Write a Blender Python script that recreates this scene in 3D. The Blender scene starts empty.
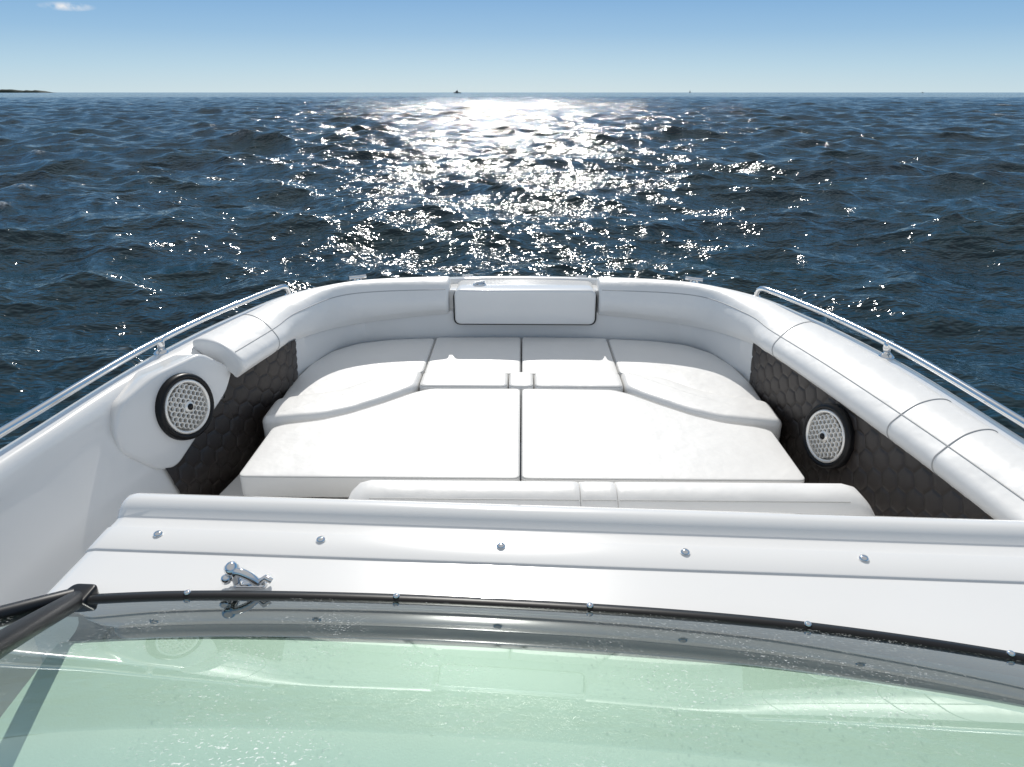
import bpy, bmesh, math, random
import numpy as np
from mathutils import Vector, Matrix
random.seed(4); rng=np.random.RandomState(7)
S=bpy.context.scene
# ---------------------------------------------------------------- materials
def newmat(name):
    m=bpy.data.materials.new(name); m.use_nodes=True
    return m, m.node_tree, m.node_tree.nodes['Principled BSDF']
def N(nt,t,**k):
    n=nt.nodes.new(t)
    for a,b in k.items(): setattr(n,a,b)
    return n
def bump_noise(nt,b,layers,coord='Object'):
    tc=N(nt,'ShaderNodeTexCoord'); prev=None
    for sc,det,st,dist in layers:
        no=N(nt,'ShaderNodeTexNoise'); no.inputs['Scale'].default_value=sc; no.inputs['Detail'].default_value=det
        nt.links.new(tc.outputs[coord],no.inputs['Vector'])
        bp=N(nt,'ShaderNodeBump'); bp.inputs['Strength'].default_value=st; bp.inputs['Distance'].default_value=dist
        nt.links.new(no.outputs[0],bp.inputs['Height'])
        if prev: nt.links.new(prev.outputs[0],bp.inputs['Normal'])
        prev=bp
    nt.links.new(prev.outputs[0],b.inputs['Normal'])
def simple(name,col,rough,metal=0,coat=0,layers=None,var=0.0,vscale=5,spec=.5):
    m,nt,b=newmat(name)
    b.inputs['Base Color'].default_value=(*col,1); b.inputs['Roughness'].default_value=rough
    b.inputs['Specular IOR Level'].default_value=spec
    b.inputs['Metallic'].default_value=metal; b.inputs['Coat Weight'].default_value=coat
    b.inputs['Coat Roughness'].default_value=0.04
    if layers: bump_noise(nt,b,layers)
    if var>0:
        tc=N(nt,'ShaderNodeTexCoord'); no=N(nt,'ShaderNodeTexNoise'); no.inputs['Scale'].default_value=vscale; no.inputs['Detail'].default_value=4
        nt.links.new(tc.outputs['Object'],no.inputs['Vector'])
        cr=N(nt,'ShaderNodeValToRGB'); cr.color_ramp.elements[0].position=.3; cr.color_ramp.elements[1].position=.7
        cr.color_ramp.elements[0].color=(*[c*(1-var) for c in col],1); cr.color_ramp.elements[1].color=(*col,1)
        nt.links.new(no.outputs[0],cr.inputs[0]); nt.links.new(cr.outputs[0],b.inputs['Base Color'])
    return m
GEL=simple('gelcoat',(.82,.81,.79),.22,coat=.5,var=.03,vscale=3)
VIN=simple('white_vinyl',(.82,.81,.79),.43,layers=[(7,3,.50,.013),(420,1,.12,.001)],var=.04,vscale=4)
PIPE=simple('vinyl_seam',(.40,.40,.40),.5,layers=[(300,1,.3,.001)])
WELT=simple('vinyl_welt',(.52,.52,.51),.5,layers=[(300,1,.3,.001)])
BRN=simple('brown_vinyl',(.036,.028,.024),.45,layers=[(500,1,.25,.001)],var=.2,vscale=30)
CHR=simple('stainless',(.76,.765,.77),.07,metal=1,layers=[(60,1,.03,.001)])
SLV=simple('speaker_grille_metal',(.90,.87,.82),.3,metal=.4,layers=[(200,1,.1,.001)])
BLK=simple('black_anodised',(.006,.006,.007),.38,layers=[(200,1,.05,.001)],spec=.3)
RUB=simple('black_rubber',(.012,.012,.012),.6,layers=[(150,1,.1,.001)])
DSH=simple('dash_vinyl',(.76,.77,.74),.5,layers=[(300,1,.15,.001)],var=.05,vscale=6)
GRY=simple('sea_reflection_grey',(.06,.09,.083),.5,layers=[(100,1,.1,.001)],var=.2,vscale=12)  # dark grey-green painted in for the sea reflected low in the windshield
def glassmat():
    m=bpy.data.materials.new('tinted_glass'); m.use_nodes=True; nt=m.node_tree; nt.nodes.clear()
    o=N(nt,'ShaderNodeOutputMaterial'); tr=N(nt,'ShaderNodeBsdfTransparent'); tr.inputs[0].default_value=(.79,.935,.845,1)
    gl=N(nt,'ShaderNodeBsdfGlossy'); gl.inputs['Roughness'].default_value=.015; gl.inputs['Color'].default_value=(.95,1,.98,1)
    fr=N(nt,'ShaderNodeFresnel'); fr.inputs[0].default_value=1.5
    mx=N(nt,'ShaderNodeMixShader'); nt.links.new(fr.outputs[0],mx.inputs[0]); nt.links.new(tr.outputs[0],mx.inputs[1]); nt.links.new(gl.outputs[0],mx.inputs[2])
    tc=N(nt,'ShaderNodeTexCoord'); no=N(nt,'ShaderNodeTexNoise'); no.inputs['Scale'].default_value=230; no.inputs['Detail'].default_value=2
    n2=N(nt,'ShaderNodeTexNoise'); n2.inputs['Scale'].default_value=5; n2.inputs['Detail'].default_value=3
    for q in (no,n2): nt.links.new(tc.outputs['Object'],q.inputs['Vector'])
    a=N(nt,'ShaderNodeMapRange'); a.inputs[1].default_value=.60; a.inputs[2].default_value=.70
    b=N(nt,'ShaderNodeMapRange'); b.inputs[1].default_value=.46; b.inputs[2].default_value=.68; b.inputs[4].default_value=.7
    nt.links.new(no.outputs[0],a.inputs[0]); nt.links.new(n2.outputs[0],b.inputs[0])
    mu=N(nt,'ShaderNodeMath',operation='MULTIPLY'); nt.links.new(a.outputs[0],mu.inputs[0]); nt.links.new(b.outputs[0],mu.inputs[1])
    df=N(nt,'ShaderNodeBsdfDiffuse'); df.inputs[0].default_value=(.8,.82,.8,1)
    m2=N(nt,'ShaderNodeMixShader'); nt.links.new(mu.outputs[0],m2.inputs[0]); nt.links.new(mx.outputs[0],m2.inputs[1]); nt.links.new(df.outputs[0],m2.inputs[2])
    nt.links.new(m2.outputs[0],o.inputs[0]); return m
GLS=glassmat()
# ---------------------------------------------------------------- helpers
def empty(name,loc=(0,0,0)):
    e=bpy.data.objects.new(name,None); e.empty_display_size=.2; e.location=loc
    S.collection.objects.link(e); return e
def attach(o,p):
    if p is not None:
        o.parent=p; o.matrix_parent_inverse=Matrix.Translation(p.location).inverted()
def mesh(name,verts,faces,mat,parent=None,smooth=True):
    me=bpy.data.meshes.new(name); me.from_pydata([tuple(map(float,v)) for v in verts],[],faces)
    bm=bmesh.new(); bm.from_mesh(me); bmesh.ops.recalc_face_normals(bm,faces=bm.faces); bm.to_mesh(me); bm.free()
    me.materials.append(mat)
    if smooth:
        for p in me.polygons: p.use_smooth=True
    o=bpy.data.objects.new(name,me); S.collection.objects.link(o); attach(o,parent); return o
def loft(name,rows,mat,parent,close_u=False,caps=False,smooth=True):
    R=len(rows); C=len(rows[0]); v=[p for r in rows for p in r]; f=[]
    for i in range(R-1):
        for j in range(C-(0 if close_u else 1)):
            k=(j+1)%C; f.append((i*C+j,i*C+k,(i+1)*C+k,(i+1)*C+j))
    if caps: f.append(tuple(range(C))); f.append(tuple((R-1)*C+j for j in range(C)))
    return mesh(name,v,f,mat,parent,smooth)
def edge_split(o,ang=35):
    m=o.modifiers.new('es','EDGE_SPLIT'); m.split_angle=math.radians(ang)
def tube(name,pts,r,mat,parent,cyc=False,res=6):
    c=bpy.data.curves.new(name,'CURVE'); c.dimensions='3D'; c.bevel_depth=r; c.bevel_resolution=res; c.use_fill_caps=True
    s=c.splines.new('POLY'); s.points.add(len(pts)-1); s.use_cyclic_u=cyc
    for i,p in enumerate(pts): s.points[i].co=(*map(float,p),1)
    c.materials.append(mat); o=bpy.data.objects.new(name,c); S.collection.objects.link(o); attach(o,parent); s.use_smooth=True; return o
def smoothline(pts,n=12):
    P=[np.array(p,float) for p in pts]; out=[]
    for i in range(len(P)-1):
        p0=P[max(i-1,0)];p1=P[i];p2=P[i+1];p3=P[min(i+2,len(P)-1)]
        for k in range(n):
            t=k/n; out.append(.5*((2*p1)+(-p0+p2)*t+(2*p0-5*p1+4*p2-p3)*t*t+(-p0+3*p1-3*p2+p3)*t**3))
    out.append(P[-1]); return out
def round_poly(pts,rad,seg=7,dens=.04):
    P=[np.array(p,float) for p in pts]; n=len(P); out=[]
    for i in range(n):
        a,b,c=P[i-1],P[i],P[(i+1)%n]
        la=np.linalg.norm(a-b); lc=np.linalg.norm(c-b); r=min(rad,la*.45,lc*.45)
        s=b+(a-b)/la*r; e=b+(c-b)/lc*r
        for k in range(seg+1):
            t=k/seg; out.append((1-t)**2*s+2*t*(1-t)*b+t*t*e)
        nx=P[(i+2)%n]; r2=min(rad,lc*.45,np.linalg.norm(nx-c)*.45); e2=c+(b-c)/lc*r2
        L=np.linalg.norm(e2-e); m=int(L/dens)
        for k in range(1,m): out.append(e+(e2-e)*k/m)
    return np.array(out)
def area(p): x,y=p[:,0],p[:,1]; return .5*np.sum(x*np.roll(y,-1)-np.roll(x,-1)*y)
def offs(p,d):
    t=np.roll(p,-1,0)-np.roll(p,1,0); t/=np.linalg.norm(t,axis=1)[:,None]+1e-9
    return p+np.stack([-t[:,1],t[:,0]],1)*d
def pad(name,outline,ztop,thick,r,mat,parent,dome=.01,rad=.04,M=None,center=None,dens=.04,welt=0):
    p=round_poly(outline,rad,dens=dens)
    if area(p)<0: p=p[::-1]
    rows=[np.c_[offs(p,r*.6),np.full(len(p),ztop-thick)],np.c_[p,np.full(len(p),ztop-thick+r*.6)]]
    for k in range(0,7):
        a=k/6*math.pi/2; rows.append(np.c_[offs(p,r*(1-math.cos(a))),np.full(len(p),ztop-r+r*math.sin(a))])
    last=rows[-1][:,:2]; c=np.array(center) if center is not None else last.mean(0)
    for s in (.93,.8,.6,.35,.12):
        rows.append(np.c_[c+(last-c)*s,np.full(len(p),ztop+dome*(1-s**2)**.7)])
    C=len(p); v=np.vstack(rows); f=[]
    for i in range(len(rows)-1):
        for j in range(C): k=(j+1)%C; f.append((i*C+j,i*C+k,(i+1)*C+k,(i+1)*C+j))
    f.append(tuple(range(C))); f.append(tuple((len(rows)-1)*C+j for j in range(C)))
    if M is not None: v=[M@Vector(q) for q in v]
    if welt:
        q=np.c_[offs(p,r*.30),np.full(len(p),ztop-r*.30)]
        tube(name+'_welt',q,welt,WELT,parent,cyc=True,res=2)
    return mesh(name,v,f,mat,parent)
def lathe(name,prof,M,mat,parent,seg=32):
    rows=[]
    for r,z in prof: rows.append([M@Vector((r*math.cos(2*math.pi*k/seg),r*math.sin(2*math.pi*k/seg),z)) for k in range(seg)])
    return loft(name,rows,mat,parent,close_u=True,caps=True)
def frame(loc,n,up=(0,0,1)):
    n=Vector(n).normalized(); x=Vector(up).cross(n).normalized(); y=n.cross(x)
    return Matrix(((x[0],y[0],n[0],loc[0]),(x[1],y[1],n[1],loc[1]),(x[2],y[2],n[2],loc[2]),(0,0,0,1)))
# ---------------------------------------------------------------- stations of the boat
OX=[(1.49,-2.6,1.30),(1.49,-.5,1.30),(1.47,1.0,1.30),(1.43,1.7,1.30),(1.375,2.37,1.30),(1.27,2.88,1.295),(1.125,3.27,1.29),(.87,3.53,1.275),(.40,3.70,1.262),(0,3.74,1.26)]
WX=[(1.29,-2.6,1.20),(1.29,-.5,1.20),(1.26,1.0,1.20),(1.205,1.65,1.20),(1.115,2.30,1.20),(1.045,2.72,1.195),(1.015,2.98,1.165),(.89,3.32,1.115),(.40,3.475,1.13),(0,3.50,1.135)]
IX=[(1.24,-2.6,.9),(1.24,-.5,.9),(1.21,1.0,.9),(1.165,1.7,.9),(1.105,2.30,.9),(1.055,2.74,.9),(1.03,3.05,.9),(.91,3.37,.9),(.42,3.49,.9),(0,3.51,.9)]
WP=list(WX); IP=list(IX)
WP[:5]=[(1.36,-2.6,1.20),(1.36,-.5,1.20),(1.355,1.0,1.20),(1.335,1.68,1.20),(1.262,2.25,1.20)]
IP[:5]=[(1.27,-2.6,.9),(1.27,-.5,.9),(1.265,1.0,.9),(1.245,1.7,.9),(1.175,2.25,.9)]
def full(A,B=None):
    a=np.array(A); l=np.array(A if B is None else B); l[:,0]*=-1
    return np.vstack([l,a[::-1][1:]])
O_,W_,I_=full(OX),full(WX,WP),full(IX,IP)
ch=np.r_[0,np.cumsum(np.linalg.norm(np.diff(O_,axis=0),axis=1))]
def herm(P,ts):
    m=np.zeros_like(P); n=len(P)
    for i in range(n):
        if i==0: m[i]=(P[1]-P[0])/(ch[1]-ch[0])
        elif i==n-1: m[i]=(P[-1]-P[-2])/(ch[-1]-ch[-2])
        else:
            h0=ch[i]-ch[i-1];h1=ch[i+1]-ch[i]
            m[i]=((P[i]-P[i-1])/h0*h1+(P[i+1]-P[i])/h1*h0)/(h0+h1)
    out=[]
    for t in ts:
        i=min(max(np.searchsorted(ch,t)-1,0),n-2); h=ch[i+1]-ch[i]; u=(t-ch[i])/h
        out.append((2*u**3-3*u**2+1)*P[i]+(u**3-2*u**2+u)*h*m[i]+(-2*u**3+3*u**2)*P[i+1]+(u**3-u**2)*h*m[i+1])
    return np.array(out)
NS=700
TS=np.linspace(0,ch[-1],NS)
O,W,I=herm(O_,TS),herm(W_,TS),herm(I_,TS)
def hunit(v):
    v=v.copy(); v[:,2]=0; return v/np.linalg.norm(v,axis=1)[:,None]
OUT=hunit(O-W)
P=O-OUT*.055; P[:,2]=O[:,2]+.002
# ---------------------------------------------------------------- motorboat hull + liner
boat=empty('motorboat',(0,0,0))
tanv=np.gradient(O,axis=0); tanv[:,2]=0; tanv/=np.linalg.norm(tanv,axis=1)[:,None]
nout=np.stack([-tanv[:,1],tanv[:,0],0*tanv[:,0]],1)
if nout[0,0]>0: nout=-nout
rows=[]
for i in range(NS):
    o=O[i]; n=nout[i]; fl=np.clip((o[1]-1)/2.7,0,1)
    r=[]
    keel=np.array([o[0]*.25,o[1]-.5*fl,-.55]); chine=np.array([o[0]*(.9-.15*fl),o[1]-.28*fl,-.15]); mid=np.array([o[0]*(.97-.05*fl),o[1]-.10*fl,.6])
    r+= [keel,chine,mid,o+[0,0,-.12],o+n*.012+[0,0,-.09],o+n*.014+[0,0,-.03],o+n*.006+[0,0,-.010],o-n*.008,P[i]]
    w=W[i]+OUT[i]*.006; p=P[i]; bow=np.clip((o[1]-2.5)/.4,0,1)
    cap=[]
    for a,z in ((.2,.02),(.45,.10),(.68,.26),(.85,.50),(.96,.78)):
        q=p*(1-a)+w*a; q[2]=p[2]+(w[2]-p[2])*(z*(1-bow)+bow*(a*.9+.1)); cap.append(q)
    r+= cap+[w, w*.5+I[i]*.5, I[i], np.array([I[i][0],I[i][1],.55])]
    rows.append(r)
h=loft('hull_and_liner',rows,GEL,boat); edge_split(h,50)
tube('rub_rail',[O[i]+nout[i]*.02+np.array([0,0,-.06]) for i in range(0,NS,4)],.013,CHR,boat)
idx=range(0,NS,4)
fv=[(I[i][0],I[i][1],.56) for i in idx]; mesh('cockpit_floor',fv,[tuple(range(len(fv)))],GEL,boat,False)
mesh('transom',[tuple(r) for r in (rows[0]+rows[-1][::-1])],[tuple(range(2*len(rows[0])))],GEL,boat,False)
# ---------------------------------------------------------------- coaming bolster
WB=herm(full(WX),TS); OUTB=hunit(O-WB)
def section(i):
    p=O[i]-OUTB[i]*.073; p[2]=P[i][2]; w=WB[i]; u=OUTB[i]; D=float(np.dot(p-w,u)); H=p[2]-w[2]
    k=[(1.0,H-.015),(.99,H+.008),(.94,H+.020),(.78,H+.030),(.55,H+.031),(.30,H+.022),(.10,H+.004),(-.06,H*.84-.004),(-.13,H*.62),(-.14,H*.40),(-.10,H*.18),(-.03,H*.03),(.04,-.012)]
    pts=[((a*D if a>=0 else a*.26)-.010,z) for a,z in k]
    return [w+u*q[0]+np.array([0,0,q[1]]) for q in smoothline(pts,4)]
def sel(c): return [i for i in range(NS) if c(O[i])]
port=sel(lambda o:o[0]<-.382 and o[1]>2.50)
star=sel(lambda o:o[0]>.418 and o[1]>-2.3)
bol=empty('coaming_bolster',(0,3.4,1.2))
for nm,ids in (('port_padding',port),('starboard_padding',star)):
    R=[section(i) for i in ids]
    def shrink(r,s):
        c=np.mean(r,axis=0); return [c+(q-c)*s for q in r]
    a,b=R[0],R[-1]; da=(np.mean(a,0)-np.mean(R[1],0)); da/=np.linalg.norm(da); db=(np.mean(b,0)-np.mean(R[-2],0)); db/=np.linalg.norm(db)
    R=[[q+da*.016 for q in shrink(a,.8)],[q+da*.013 for q in shrink(a,.93)],[q+da*.006 for q in shrink(a,.985)]]+R+[[q+db*.006 for q in shrink(b,.985)],[q+db*.013 for q in shrink(b,.93)],[q+db*.016 for q in shrink(b,.8)]]
    loft(nm,R,VIN,bol,caps=True)
    tube(nm+'_piping',[section(i)[26] for i in ids],.0022,PIPE,bol,res=2)
def near(side,y): 
    c=[i for i in range(NS) if O[i][0]*side>0.3]; return min(c,key=lambda i:abs(O[i][1]-y))
for side,y in ((1,1.75),(1,1.95),(1,2.76),(-1,2.85)):
    i=near(side,y); tube('seam',section(i)[2:-4],.0026,PIPE,bol,res=2)
# ---------------------------------------------------------------- quilted brown side panels
def hexd(x,y):
    rx,ry=1.0,math.sqrt(3)
    ax=(x%rx)-rx/2; ay=(y%ry)-ry/2; bx=((x-rx/2)%rx)-rx/2; by=((y-ry/2)%ry)-ry/2
    c=(ax*ax+ay*ay)<(bx*bx+by*by); gx=np.where(c,ax,bx); gy=np.where(c,ay,by); gx=abs(gx); gy=abs(gy)
    return np.maximum(gx,gx*.5+gy*ry/2)
def quilt(name,side,y0,y1):
    nu,nv=560,150; ys=np.linspace(y0,y1,nu)
    ids=[i for i in range(NS) if O[i][0]*side>0 and O[i][1]<3.4]; ids.sort(key=lambda i:W[i][1])
    wy=[W[i][1] for i in ids]; iy=[I[i][1] for i in ids]
    Wx=np.interp(ys,wy,[abs(W[i][0]) for i in ids]); Wz=np.interp(ys,wy,[W[i][2] for i in ids]); Ix=np.interp(ys,iy,[abs(I[i][0]) for i in ids])
    if side<0: Wz2=np.where(ys<2.42,1.10,Wz)
    t=np.linspace(-.5,1,nv)[None,:]
    if side<0:
        fr_=((Wz2-.9)/(Wz-.9))[:,None]; t=np.where(t>0,t*fr_,t)
    else: t=np.repeat(t,nu,0)
    X=Ix[:,None]+(Wx-Ix)[:,None]*np.clip(t,0,1); Z=.9+(Wz-.9)[:,None]*t; Y=np.repeat(ys[:,None],nv,1)
    s=.072
    d=hexd(Z/s,Y/s)
    puff=.007+.0042*(1-np.exp(-np.clip(.5-d,0,1)*16))+.0010*(1-(d*2)**2)
    X=X-puff
    v=np.stack([X*side,Y,Z],2).reshape(-1,3)
    f=[(i*nv+j,i*nv+j+1,(i+1)*nv+j+1,(i+1)*nv+j) for i in range(nu-1) for j in range(nv-1)]
    return mesh(name,v,f,BRN,None)
quilt('quilted_panel',-1,2.045,2.90)
quilt('quilted_panel.001',1,.8,2.86)
# speaker pod
pod=empty('speaker_pod',(-1.2,2.2,1.15))
k_=1.07
C0=Vector((-1.198,2.190,1.169)); NP=Vector((.93,-.35,.15)).normalized()
u_=Vector((.352,.936,0)).normalized(); v_=NP.cross(u_).normalized()
if v_.z<0: v_=-v_
Mp=Matrix(((u_[0],v_[0],NP[0],C0[0]),(u_[1],v_[1],NP[1],C0[1]),(u_[2],v_[2],NP[2],C0[2]),(0,0,0,1)))
pad('moulding',[(a*k_,b*k_) for a,b in [(-.262,-.045),(-.258,.03),(-.22,.098),(-.065,.140),(.134,.145),(.25,.045),(.19,-.025),(-.095,-.178),(-.165,-.155)]],-.004,.12,.014,GEL,pod,dome=.0008,rad=.035,M=Mp,dens=.02)
def speaker(name,M,sc=1.0):
    M=M@Matrix.Scale(sc,4)
    e=empty(name,M.translation)
    lathe('basket',[(.06,-.04),(.108,-.04),(.113,-.002),(.111,.012),(.105,.019),(.096,.019),(.091,.010),(.089,.001),(.05,-.001),(.001,-.001)],M,BLK,e,48)
    lathe('trim_ring',[(.0885,.004),(.092,.013),(.089,.0175),(.083,.017),(.080,.012),(.080,.004)],M,SLV,e,48)
    r=.0105; v=[];f=[]
    for a in range(-12,13):
        for b in range(-12,13):
            cx=a*r*1.5; cy=(b+(a%2)*.5)*r*math.sqrt(3); rr=math.hypot(cx,cy)
            if rr>.079 or rr<.012: continue
            base=len(v)
            for s,z in ((1.0,.008),(1.0,.014),(.76,.0155),(.72,.006)):
                for k in range(6):
                    an=math.pi/3*k; px=cx+r*s*math.cos(an); py=cy+r*s*math.sin(an)
                    zz=z+.006*(1-(rr/.085)**2); v.append(M@Vector((px,py,zz)))
            for l in range(3):
                for k in range(6): k2=(k+1)%6; f.append((base+l*6+k,base+l*6+k2,base+l*6+6+k2,base+l*6+6+k))
    mesh('grille',v,f,SLV,e,False)
    lathe('dust_cap',[(.019,.008),(.0195,.021),(.016,.024),(.001,.025)],M,SLV,e,24)
    lathe('badge',[(.011,.0245),(.011,.0262),(.001,.0262)],M,BLK,e,24)
speaker('marine_speaker',frame(C0,NP),1.07)
speaker('marine_speaker.001',frame(Vector((1.093,2.175,1.076)),(-.95,-.28,.12)),1.04)
# ---------------------------------------------------------------- seats
seat=empty('bow_seat',(0,2.9,1.0))
mesh_base=lambda nm,pts,z0,z1: pad(nm,pts,z1,z1-z0,.01,GEL,seat,dome=0,rad=.03)
T=.99; WL=.0022
for s in (-1,1):
    m=lambda L:[(x*s,y) for x,y in L]
    nm='port' if s<0 else 'starboard'
    pad(nm+'_cushion',m([(.460,2.965),(.665,2.885),(.785,2.735),(1.030,2.635),(1.040,2.86),(1.020,3.08),(.965,3.25),(.86,3.37),(.70,3.43),(.460,3.462)]),T,.11,.016,VIN,seat,dome=.006,rad=.04,center=(.80*s,3.08),welt=WL)
    pad(nm+'_bolster',m([(.462,2.965),(.462,2.775),(.52,2.705),(.60,2.625),(.70,2.535),(.80,2.475),(1.040,2.425),(1.045,2.635),(.80,2.735),(.70,2.845),(.64,2.90)]),T+.018,.12,.028,VIN,seat,dome=.004,rad=.04,center=(.72*s,2.69))
    pad(nm+'_centre_cushion',m([(.003,2.955),(.456,2.955),(.456,3.468),(.003,3.48)]),T,.11,.012,VIN,seat,dome=.005,rad=.022,welt=WL)
    mesh_base(nm+'_base',m([(1.04,2.5),(1.04,3.1),(.9,3.36),(.4,3.47),(.0,3.47),(.0,2.9),(.45,2.85),(.68,2.6)]),.56,.885)
    pad(nm+'_front_roll',m([(.059,2.775),(.456,2.775),(.456,2.95),(.059,2.95)]),T+.014,.11,.018,VIN,seat,dome=.003,rad=.036,welt=WL)
pad('centre_front_roll',[(-.056,2.775),(.056,2.775),(.056,2.95),(-.056,2.95)],T+.014,.11,.016,VIN,seat,dome=.002,rad=.034,welt=WL)
sp=empty('sun_pad',(0,2.3,1.0))
for s in (-1,1):
    nm='port' if s<0 else 'starboard'
    pad(nm+'_pad',[(x*s,y) for x,y in [(.0025,2.0),(.965,2.0),(.968,2.37),(.93,2.40),(.80,2.44),(.70,2.50),(.58,2.605),(.47,2.715),(.40,2.76),(.0025,2.765)]],T+.008,.085,.010,VIN,sp,dome=.005,rad=.028,center=(.47*s,2.33),welt=.0026)
pad('support',[(-.9,2.08),(.9,2.08),(.9,2.42),(-.9,2.42)],.915,.04,.01,GEL,sp,dome=0)
mesh_base('port_side_base',[(-1.20,1.6),(-.85,1.6),(-.85,2.4),(-1.10,2.4)],.56,.82)
mesh_base('starboard_side_base',[(1.18,1.3),(.85,1.3),(.85,2.4),(1.08,2.4)],.56,.82)
bk=empty('lounge_backrest',(.2,1.7,1.1))
def roll(name,x0,x1,parent,endl,endr):
    prof=[(1.58,.85),(1.60,1.02),(1.625,1.105),(1.66,1.142),(1.70,1.152),(1.745,1.142),(1.775,1.11),(1.79,1.06),(1.80,.85)]
    prof=smoothline(prof,4); c=np.array([1.69,.85]); R=[]
    A,B,C_=(.80,.9,.97); a_,b_,c_=(.985,.995,1)
    xs=[(x0,A if endl else a_),(x0+.003,B-.02 if endl else b_),(x0+.02,C_ if endl else c_),(x0+.05,1)]+[(x0+.05+(x1-x0-.1)*k/8,1) for k in range(1,8)]+[(x1-.05,1),(x1-.02,C_ if endr else c_),(x1-.003,B-.02 if endr else b_),(x1,A if endr else a_)]
    for x,s in xs:
        R.append([(x+( -1 if x<.2 else 1)*(1.15-(c+(q-c)*s)[1])*.35*(1 if (endl and x<x0+.1) or (endr and x>x1-.1) else 0),*(c+(q-c)*s)) for q in prof])
    loft(name,R,VIN,parent,caps=True)
    tube(name+'_seam',[(x,1.652,1.1375) for x in np.linspace(x0+(.06 if endl else .004),x1-(.06 if endr else .004),10)],.0022,WELT,parent,res=2)
roll('long_cushion',-.49,.1705,bk,True,False); roll('centre_cushion',.1715,.276,bk,False,False); roll('end_cushion',.277,.99,bk,False,True)
pad('seat_cushion',[(-.6,1.32),(1.0,1.32),(1.0,1.62),(-.6,1.62)],.95,.4,.03,VIN,bk)
# ---------------------------------------------------------------- anchor locker hatch
ha=empty('anchor_locker_hatch',(.02,3.6,1.2))
Mh=Matrix.Translation((.018,3.450,1.165))@Matrix.Rotation(math.radians(90),4,'X')
pad('lid',[(-.370,-.098),(.370,-.098),(.370,.090),(-.370,.090)],0,.28,.012,GEL,ha,dome=.002,rad=.035,M=Mh)
pad('gasket',[(-.378,-.105),(.378,-.105),(.378,.080),(-.378,.080)],-.014,.25,.004,RUB,ha,dome=0,rad=.038,M=Mh)
pad('gap_filler',[(-.415,-.10),(.415,-.10),(.415,.076),(-.415,.076)],-.05,.20,.004,GEL,ha,dome=0,rad=.02,M=Mh)  # filler added to stop sun streaks through the gaps beside the lid
ztop=1.255
Ml=Matrix.Translation((-.225,3.555,ztop))
lathe('latch_bezel',[(.034,-.004),(.036,.002),(.030,.008),(.022,.005),(.001,.004)],Ml,CHR,ha,28)
tube('latch_lever',[(-.250,3.54,ztop+.010),(-.200,3.57,ztop+.014)],.007,CHR,ha)
for x in (-.30,.335): lathe('screw',[(.006,-.002),(.006,.002),(.001,.003)],Matrix.Translation((x,3.68,ztop)),CHR,ha,12)
for x in (-.30,.33): tube('hinge',[(x-.03,3.735,ztop+.004),(x+.03,3.735,ztop+.004)],.006,CHR,ha)
# ---------------------------------------------------------------- cleats, rails
def cleat(name,x,y,ang):
    z=1.292; e=empty(name,(x,y,z)); M=Matrix.Translation((x,y,z))@Matrix.Rotation(ang,4,'Z')
    lathe('base_plate',[(.030,-.016),(.032,.000),(.024,.006),(.001,.006)],M,CHR,e,24)
    for dx in (-.016,.016): tube('stem',[M@Vector((dx,0,0)),M@Vector((dx*.8,0,.018))],.008,CHR,e)
    tube('horn',[M@Vector(q) for q in smoothline([(-.045,0,.023),(-.025,0,.023),(0,0,.022),(.025,0,.023),(.045,0,.023)],4)],.0095,CHR,e)
cleat('mooring_cleat',-.855,3.475,.5); cleat('mooring_cleat.001',.89,3.46,-.5)
for k,s in enumerate((-1,1)):
    e=empty('grab_rail' if k==0 else 'grab_rail.001',(s*1.35,2.4,1.34))
    ids=[i for i in range(NS) if O[i][0]*s>0 and .2<O[i][1]<3.2]
    if s>0: ids=ids[::-1]
    pts=[O[i]-nout[i]*.022+np.array([0,0,.050]) for i in ids][::2]
    end=pts[-1]; d=pts[-1]-pts[-2]; d/=np.linalg.norm(d)
    pts+= [end+d*.02+np.array([0,0,-.004]),end+d*.035+np.array([0,0,-.015]),end+d*.043+np.array([0,0,-.032]),end+d*.045+np.array([0,0,-.06])]
    tube('rail_tube',pts,.0125,CHR,e)
    fpt=end+d*.045; lathe('foot',[(.021,-.006),(.021,.001),(.012,.008),(.001,.008)],Matrix.Translation((fpt[0],fpt[1],1.292)),CHR,e,20)
    for yy in (2.38,1.1):
        i=min(ids,key=lambda i:abs(O[i][1]-yy)); b=O[i]-nout[i]*.022
        tube('post',[b,b+np.array([0,0,.05])],.010,CHR,e)
        lathe('post_foot',[(.028,-.004),(.028,.003),(.014,.014),(.001,.014)],Matrix.Translation((b[0],b[1],1.30)),CHR,e,20)
        lathe('post_collar',[(.014,-.022),(.018,-.008),(.018,.006),(.013,.018)],Matrix.Translation((b[0],b[1],1.342)),CHR,e,20)
# ---------------------------------------------------------------- windshield base curve
bx=smoothline([(-.79,.955,1.362),(-.62,.968,1.362),(-.40,.970,1.362),(-.1,.960,1.362),(.25,.935,1.362),(.52,.900,1.362),(.82,.835,1.362),(1.08,.745,1.362),(1.28,.62,1.362)],8)
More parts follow.
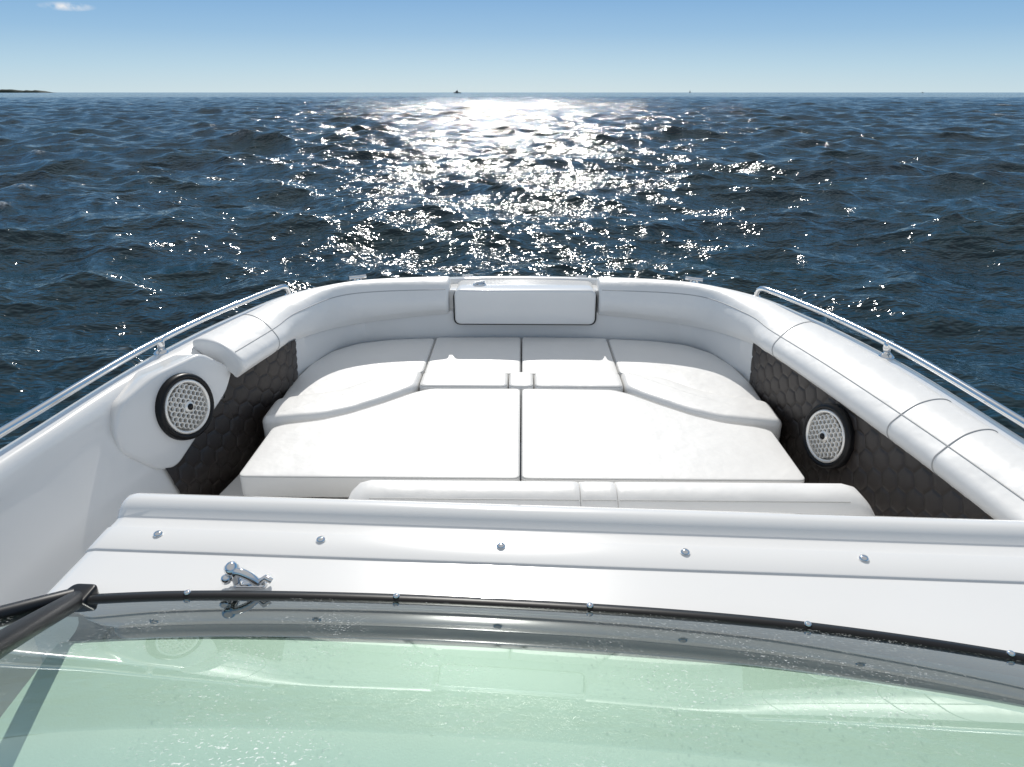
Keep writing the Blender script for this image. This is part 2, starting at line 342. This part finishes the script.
# ---------------------------------------------------------------- console deck
dk=empty('console_deck',(.2,1.1,1.3))
def yo(x): return -.042*x
bxx=[p[0] for p in bx]; bxy=[p[1] for p in bx]
lipP=[(None,1.20),(None,1.349),(1.080,1.3468),(1.090,1.3465),(1.0925,1.3466),(1.0932,1.3500),(1.096,1.3512),(1.162,1.3528),(1.166,1.3524),(1.1668,1.3495),(1.200,1.3480),(1.210,1.350),(1.221,1.362),(1.24,1.372),(1.26,1.373),(1.276,1.366),(1.285,1.350),(1.288,1.33),(1.288,1.0),(1.288,.56)]
xs=[-.888,-.884,-.876,-.86]+list(np.linspace(-.8,1.20,28)); R=[]
for k,x in enumerate(xs):
    dz=[-.03,-.010,-.003,0][k] if k<4 else 0
    R.append([(x,(y+yo(x)) if y is not None else np.interp(x,bxx,bxy)-.002,z+dz if z>1.21 else z) for y,z in lipP])
R=[[(-.888,y,min(z,.56)) for x,y,z in R[0]]]+R
d=loft('deck_moulding',R,GEL,dk); edge_split(d,40)
for i,x in enumerate((-.754,-.41,-.039,.33,.678,1.03)):
    lathe('snap',[(.0095,-.002),(.0095,.003),(.0065,.0065),(.001,.007)],Matrix.Translation((x,1.142+yo(x),1.3522)),CHR,dk,16)
# ---------------------------------------------------------------- windshield
ws=empty('windshield',(0,.9,1.37))
secp=[(-.020,-.016),(-.022,.004),(-.016,.011),(-.004,.014),(.010,.012),(.017,.004),(.018,-.016)]
R=[]
for i,p in enumerate(bx):
    a=bx[max(i-1,0)]; b=bx[min(i+1,len(bx)-1)]; t=np.array(b)-np.array(a); t/=np.linalg.norm(t); n=np.array([-t[1],t[0],0])
    R.append([np.array(p)+n*q[0]*.8+np.array([0,0,q[1]]) for q in secp])
f_=loft('lower_frame',R,BLK,ws,caps=True); edge_split(f_,50)
tube('frame_bead',[np.array(p)+np.array([0,-.021,.004]) for p in bx],.0018,BLK,ws,res=2)
rows=[]
for p in bx:
    r=[]
    for k in range(14):
        t=k/13; y=p[1]-.80*t; z=p[2]+.006+.40*t+.02*math.sin(math.pi*t); x=p[0]*(1-(.34 if p[0]<0 else .12)*t); r.append((x,y,z))
    rows.append(r)
loft('glass',rows,GLS,ws)
tube('top_frame',[r[-1] for r in rows],.014,BLK,ws)
tube('left_frame',[np.array(r) for r in rows[0]],.017,BLK,ws)
tube('right_frame',[np.array(r) for r in rows[-1]],.013,BLK,ws)
a=[(-.80,.972,1.362),(-.845,.87,1.41),(-.90,.62,1.54),(-.92,.35,1.66)]
tube('door_frame',smoothline(a,5),.017,BLK,ws)
loft('door_glass',[[np.array(q) for q in smoothline(a,5)],[np.array(q) for q in smoothline([(-.792,.957,1.365),(-.76,.85,1.42),(-.70,.62,1.545),(-.64,.35,1.68)],5)]],GLS,ws)
pad('corner_cover',[(-.83,.930),(-.765,.930),(-.765,.988),(-.81,.990)],1.380,.03,.006,BLK,ws,dome=.001,rad=.012)
for x in (-.60,-.225,.135,.49,.80):
    p=min(bx,key=lambda q:abs(q[0]-x)); lathe('rivet',[(.006,-.002),(.006,.002),(.004,.004),(.001,.0045)],Matrix.Translation((p[0],p[1],1.3755)),CHR,ws,14)
ds=empty('dashboard',(.1,.6,1.28)); R=[]
for p in bx:
    x,yb=p[0],p[1]
    R.append([(x,yb-.004,1.345),(x,yb-.010,1.325),(x,yb-.022,1.318),(x,yb-.062,1.315)])
loft('reflection_strip',R,GRY,ds)  # strip added under the glass base, its dark colour imitates reflected sea
R=[]
for p in bx:
    x,yb=p[0],p[1]
    pr=[(.055,1.290),(.055,1.322),(.060,1.330),(.072,1.333),(.20,1.325),(.30,1.316),(.42,1.30),(.55,1.27),(.62,1.2),(.64,.9)]
    R.append([(x,yb-q,z) for q,z in pr])
loft('dash_top',R,DSH,ds)
# chrome swing latch on deck
lt=empty('windshield_latch',(-.525,1.03,1.36)); z0=1.347
M=Matrix.Translation((-.505,1.025,z0))
pad('base',[(-.03,-.014),(.03,-.014),(.03,.014),(-.03,.014)],.008,.010,.003,CHR,lt,rad=.010,M=M,dens=.01,dome=.001)
tube('body',smoothline([(-.53,1.025,z0+.004),(-.532,1.025,z0+.022),(-.525,1.025,z0+.030),(-.505,1.023,z0+.022),(-.492,1.022,z0+.008)],5),.0085,CHR,lt)
lathe('knob',[(.006,-.012),(.013,-.008),(.0155,0),(.013,.008),(.006,.012)],Matrix.Translation((-.540,1.033,z0+.030))@Matrix.Rotation(1.1,4,'Y'),CHR,lt,20)
lathe('knob_end',[(.004,-.009),(.009,-.006),(.010,0),(.008,.006),(.002,.009)],Matrix.Translation((-.548,1.020,z0+.018)),CHR,lt,20)
tube('hook',[(-.49,1.025,z0+.006),(-.476,1.025,z0+.018),(-.466,1.025,z0+.010)],.006,CHR,lt)
# ---------------------------------------------------------------- sea
def sea():
    az=np.radians(np.r_[np.arange(-180,-46,2),np.arange(-46,46,.15),np.arange(46,180,2)])
    r=[.5]
    while r[-1]<4: r.append(r[-1]*1.03)
    while r[-1]<420: r.append(r[-1]*1.0048)
    while r[-1]<26000: r.append(r[-1]*1.08)
    r=np.array(r); RR,AA=np.meshgrid(r,az,indexing='ij')
    X=RR*np.sin(AA); Y=RR*np.cos(AA); dense=np.abs(AA)<math.radians(47)
    sp=np.maximum(RR*.0048,np.where(dense,RR*.0026,RR*.035)); sp=np.where(RR>425,RR*.08,sp)
    Z=np.zeros_like(X); DX=np.zeros_like(X); DY=np.zeros_like(X); CR=np.zeros_like(X)
    n=100
    for k in range(n):
        lam=.20*(8.5/.20)**((k+rng.rand())/n); th=math.radians(-15+rng.randn()*(30 if lam>2 else 45))
        dx,dy=math.sin(th),-math.cos(th); kk=2*math.pi/lam
        s=.040 if lam<1 else .044
        if lam>4: s*=.76
        a=s/kk; wt=np.clip(lam/(sp*2.6)-.8,0,1); ph=rng.rand()*6.283
        arg=kk*(X*dx+Y*dy)+ph
        sn=np.sin(arg); cs=np.cos(arg); aw=a*wt
        Z+=aw*cs; DX-=aw*dx*sn; DY-=aw*dy*sn
        if lam>.8: CR+=s*wt*cs
    patch=np.zeros_like(X)
    for k in range(8):
        th=rng.rand()*6.28; kk=2*math.pi/(12+rng.rand()*40); patch+=np.cos(kk*(X*math.sin(th)+Y*math.cos(th))+rng.rand()*6.28)
    foam=np.clip((CR-.34)/.12,0,1)*np.clip((patch-1.6)/1.5,0,1)*(RR>7)
    V=np.stack([X+DX,Y+DY,Z],2).reshape(-1,3).astype(np.float32)
    nr,nc=X.shape
    i=np.arange(nr-1)[:,None]; j=np.arange(nc)[None,:]; j2=(j+1)%nc
    F=np.stack([i*nc+j+0*j2,i*nc+j2,(i+1)*nc+j2,(i+1)*nc+j],2).reshape(-1,4)[:, ::-1].astype(np.int32)
    me=bpy.data.meshes.new('sea'); me.vertices.add(len(V)); me.vertices.foreach_set('co',V.ravel())
    me.loops.add(F.size); me.loops.foreach_set('vertex_index',F.ravel())
    me.polygons.add(len(F)); me.polygons.foreach_set('loop_start',np.arange(0,F.size,4,dtype=np.int32))
    me.polygons.foreach_set('use_smooth',np.ones(len(F),dtype=bool))
    me.update(calc_edges=True)
    at=me.attributes.new('foam','FLOAT','POINT'); at.data.foreach_set('value',foam.ravel().astype(np.float32))
    if me.polygons[1000].normal.z<0: me.flip_normals()
    o=bpy.data.objects.new('sea',me); S.collection.objects.link(o)
    m,nt,b=newmat('sea_water')
    b.inputs['IOR'].default_value=1.333
    tc=N(nt,'ShaderNodeTexCoord')
    def nz(sc,det,rough=.5,stretch=(1,1,1)):
        mp=N(nt,'ShaderNodeMapping'); mp.inputs['Scale'].default_value=stretch
        q=N(nt,'ShaderNodeTexNoise'); q.inputs['Scale'].default_value=sc; q.inputs['Detail'].default_value=det; q.inputs['Roughness'].default_value=rough
        nt.links.new(tc.outputs['Object'],mp.inputs[0]); nt.links.new(mp.outputs[0],q.inputs['Vector']); return q
    n1=nz(1.5,4,.62,(.75,1.25,1)); n0=nz(.22,2,.5,(.6,1.4,1))
    def bp(src,dist,prev=None,st=1.0):
        q=N(nt,'ShaderNodeBump'); q.inputs['Strength'].default_value=st; q.inputs['Distance'].default_value=dist
        nt.links.new(src.outputs[0],q.inputs['Height'])
        if prev: nt.links.new(prev.outputs[0],q.inputs['Normal'])
        return q
    b0=bp(n0,.45); b1=bp(n1,.19,b0)
    nt.links.new(b1.outputs[0],b.inputs['Normal'])
    at=N(nt,'ShaderNodeAttribute'); at.attribute_name='foam'
    fn=nz(6,5,.7); mr=N(nt,'ShaderNodeMapRange'); mr.inputs[1].default_value=.42; mr.inputs[2].default_value=.62; nt.links.new(fn.outputs[0],mr.inputs[0])
    mu=N(nt,'ShaderNodeMath',operation='MULTIPLY'); nt.links.new(at.outputs['Fac'],mu.inputs[0]); nt.links.new(mr.outputs[0],mu.inputs[1])
    mc=N(nt,'ShaderNodeMix',data_type='RGBA'); nt.links.new(mu.outputs[0],mc.inputs[0]); mc.inputs[7].default_value=(.75,.78,.8,1)
    gr=N(nt,'ShaderNodeMix',data_type='RGBA'); gr.inputs[6].default_value=(.001,.015,.032,1); gr.inputs[7].default_value=(.006,.030,.030,1)
    nt.links.new(n0.outputs[0],gr.inputs[0]); nt.links.new(gr.outputs[2],mc.inputs[6])
    nt.links.new(mc.outputs[2],b.inputs['Base Color'])
    ro=N(nt,'ShaderNodeMapRange'); ro.inputs[3].default_value=.10; ro.inputs[4].default_value=.6; nt.links.new(mu.outputs[0],ro.inputs[0]); nt.links.new(ro.outputs[0],b.inputs['Roughness'])
    me.materials.append(m)
sea()
# ---------------------------------------------------------------- distant things
FOL=simple('headland_trees',(.035,.05,.035),.9,layers=[(.05,4,.5,3)],var=.4,vscale=.02)
rows=[]
for k in range(120):
    t=k/119; x=-4300+1640*t; y=4100+60*math.sin(t*9)
    hgt=(28*(1-t)**.5+5)*(1+.15*math.sin(t*61)+.09*rng.randn())*(1 if t<.97 else .4)
    rows.append([(x,y-30,-1),(x,y-25,hgt*.45),(x,y-8,hgt),(x,y+40,hgt*.8),(x,y+120,-1)])
loft('wooded_headland',rows,FOL,None)
HUL=simple('ship_paint',(.10,.11,.13),.5,var=.2,vscale=.3); SAIL=simple('sail_cloth',(.6,.6,.58),.7,var=.05)
def boat_far(name,x,y,L,sail=False):
    e=empty(name,(x,y,0)); h=L*.12
    sec=lambda px,w:[(px,y-w*.6,-.3),(px,y-w,h),(px,y+w,h),(px,y+w*.6,-.3)]
    loft('hull',[sec(x-L/2,L*.08),sec(x-L*.2,L*.13),sec(x+L*.2,L*.12),sec(x+L/2,.05)],HUL,e,close_u=True,caps=True,smooth=False)
    if sail:
        mesh('mainsail',[(x,y,h),(x-L*.4,y,h+.5),(x,y,h+L*1.1)],[(0,1,2)],SAIL,e,False); mesh('jib',[(x+.2,y,h+.5),(x+L*.45,y,h),(x+.2,y,h+L*.95)],[(0,1,2)],SAIL,e,False)
        tube('mast',[(x,y,h),(x,y,h+L*1.15)],.12,HUL,e)
    else:
        pad('wheelhouse',[(x-L*.22,y-L*.08),(x+L*.12,y-L*.08),(x+L*.12,y+L*.08),(x-L*.22,y+L*.08)],h+L*.14,L*.15,.1,HUL,e,rad=.3,dens=2,dome=0)
        pad('bridge',[(x-L*.1,y-L*.06),(x+L*.06,y-L*.06),(x+L*.06,y+L*.06),(x-L*.1,y+L*.06)],h+L*.24,L*.11,.1,HUL,e,rad=.3,dens=2,dome=0)
        tube('mast',[(x,y,h),(x,y,h+L*.42)],.22,HUL,e)
boat_far('fishing_boat',-168,1900,19); boat_far('sailing_yacht',1010,4500,12,True); boat_far('motor_cruiser',1390,2600,9)
# ---------------------------------------------------------------- sky, sun
EL,AZ=math.radians(38),math.radians(-3.5)
w=bpy.data.worlds.new('World'); S.world=w; w.use_nodes=True; nt=w.node_tree
bg=nt.nodes['Background']; sk=N(nt,'ShaderNodeTexSky'); sk.sky_type='NISHITA'; sk.sun_disc=False
sk.sun_elevation=EL; sk.sun_rotation=AZ; sk.air_density=1.0; sk.dust_density=.5; sk.ozone_density=1.0; sk.altitude=0
bg.inputs[1].default_value=.10
tc=N(nt,'ShaderNodeTexCoord')
sx=N(nt,'ShaderNodeSeparateXYZ'); nt.links.new(tc.outputs['Generated'],sx.inputs[0])
cr=N(nt,'ShaderNodeValToRGB'); el=cr.color_ramp.elements
stops=[(0,(.55,.72,.81)),(.03,(.42,.63,.79)),(.07,(.26,.48,.73)),(.12,(.15,.36,.66)),(.30,(.08,.24,.48)),(.65,(.50,.53,.56)),(1.0,(.54,.55,.56))]
el[0].position=stops[0][0]; el[0].color=(*stops[0][1],1); el[1].position=1; el[1].color=(*stops[-1][1],1)
for p_,c_ in stops[1:-1]:
    e_=el.new(p_); e_.color=(*c_,1)
nt.links.new(sx.outputs[2],cr.inputs[0])
sc=N(nt,'ShaderNodeVectorMath',operation='SCALE'); sc.inputs['Scale'].default_value=10.0; nt.links.new(cr.outputs[0],sc.inputs[0])
mk=N(nt,'ShaderNodeMix',data_type='RGBA'); mk.inputs[0].default_value=.9; nt.links.new(sk.outputs[0],mk.inputs[6]); nt.links.new(sc.outputs[0],mk.inputs[7])
sb=N(nt,'ShaderNodeVectorMath',operation='SUBTRACT'); sb.inputs[1].default_value=(-.508,.857,.0880)
ml=N(nt,'ShaderNodeVectorMath',operation='MULTIPLY'); ml.inputs[1].default_value=(1,1,6)
ln=N(nt,'ShaderNodeVectorMath',operation='LENGTH')
nt.links.new(tc.outputs['Generated'],sb.inputs[0]); nt.links.new(sb.outputs[0],ml.inputs[0]); nt.links.new(ml.outputs[0],ln.inputs[0])
cn=N(nt,'ShaderNodeTexNoise'); cn.inputs['Scale'].default_value=60; cn.inputs['Detail'].default_value=4
nt.links.new(tc.outputs['Generated'],cn.inputs['Vector'])
m1=N(nt,'ShaderNodeMapRange'); m1.inputs[1].default_value=.030; m1.inputs[2].default_value=.004; nt.links.new(ln.outputs['Value'],m1.inputs[0])
m2=N(nt,'ShaderNodeMapRange'); m2.inputs[1].default_value=.38; m2.inputs[2].default_value=.58; nt.links.new(cn.outputs[0],m2.inputs[0])
mm=N(nt,'ShaderNodeMath',operation='MULTIPLY'); nt.links.new(m1.outputs[0],mm.inputs[0]); nt.links.new(m2.outputs[0],mm.inputs[1])
mx=N(nt,'ShaderNodeMix',data_type='RGBA'); nt.links.new(mm.outputs[0],mx.inputs[0]); nt.links.new(mk.outputs[2],mx.inputs[6]); mx.inputs[7].default_value=(8.5,8.6,8.8,1)
nt.links.new(mx.outputs[2],bg.inputs[0])
sd=Vector((math.sin(AZ)*math.cos(EL),math.cos(AZ)*math.cos(EL),math.sin(EL)))
L=bpy.data.lights.new('sun','SUN'); L.energy=3.5; L.angle=math.radians(.53); L.color=(1,.965,.91)
lo=bpy.data.objects.new('sun',L); S.collection.objects.link(lo); lo.rotation_euler=sd.to_track_quat('Z','Y').to_euler(); lo.location=sd*30
# ---------------------------------------------------------------- camera
cd=bpy.data.cameras.new('camera'); cd.sensor_width=36; cd.lens=24.0; cd.clip_end=60000; cd.clip_start=.02
co=bpy.data.objects.new('camera',cd); S.collection.objects.link(co); co.location=(0,0,2.2)
co.rotation_euler=(math.radians(90-23.1),0,math.radians(.83)); S.camera=co
S.view_settings.view_transform='Standard'; S.view_settings.look='None'; S.view_settings.exposure=0
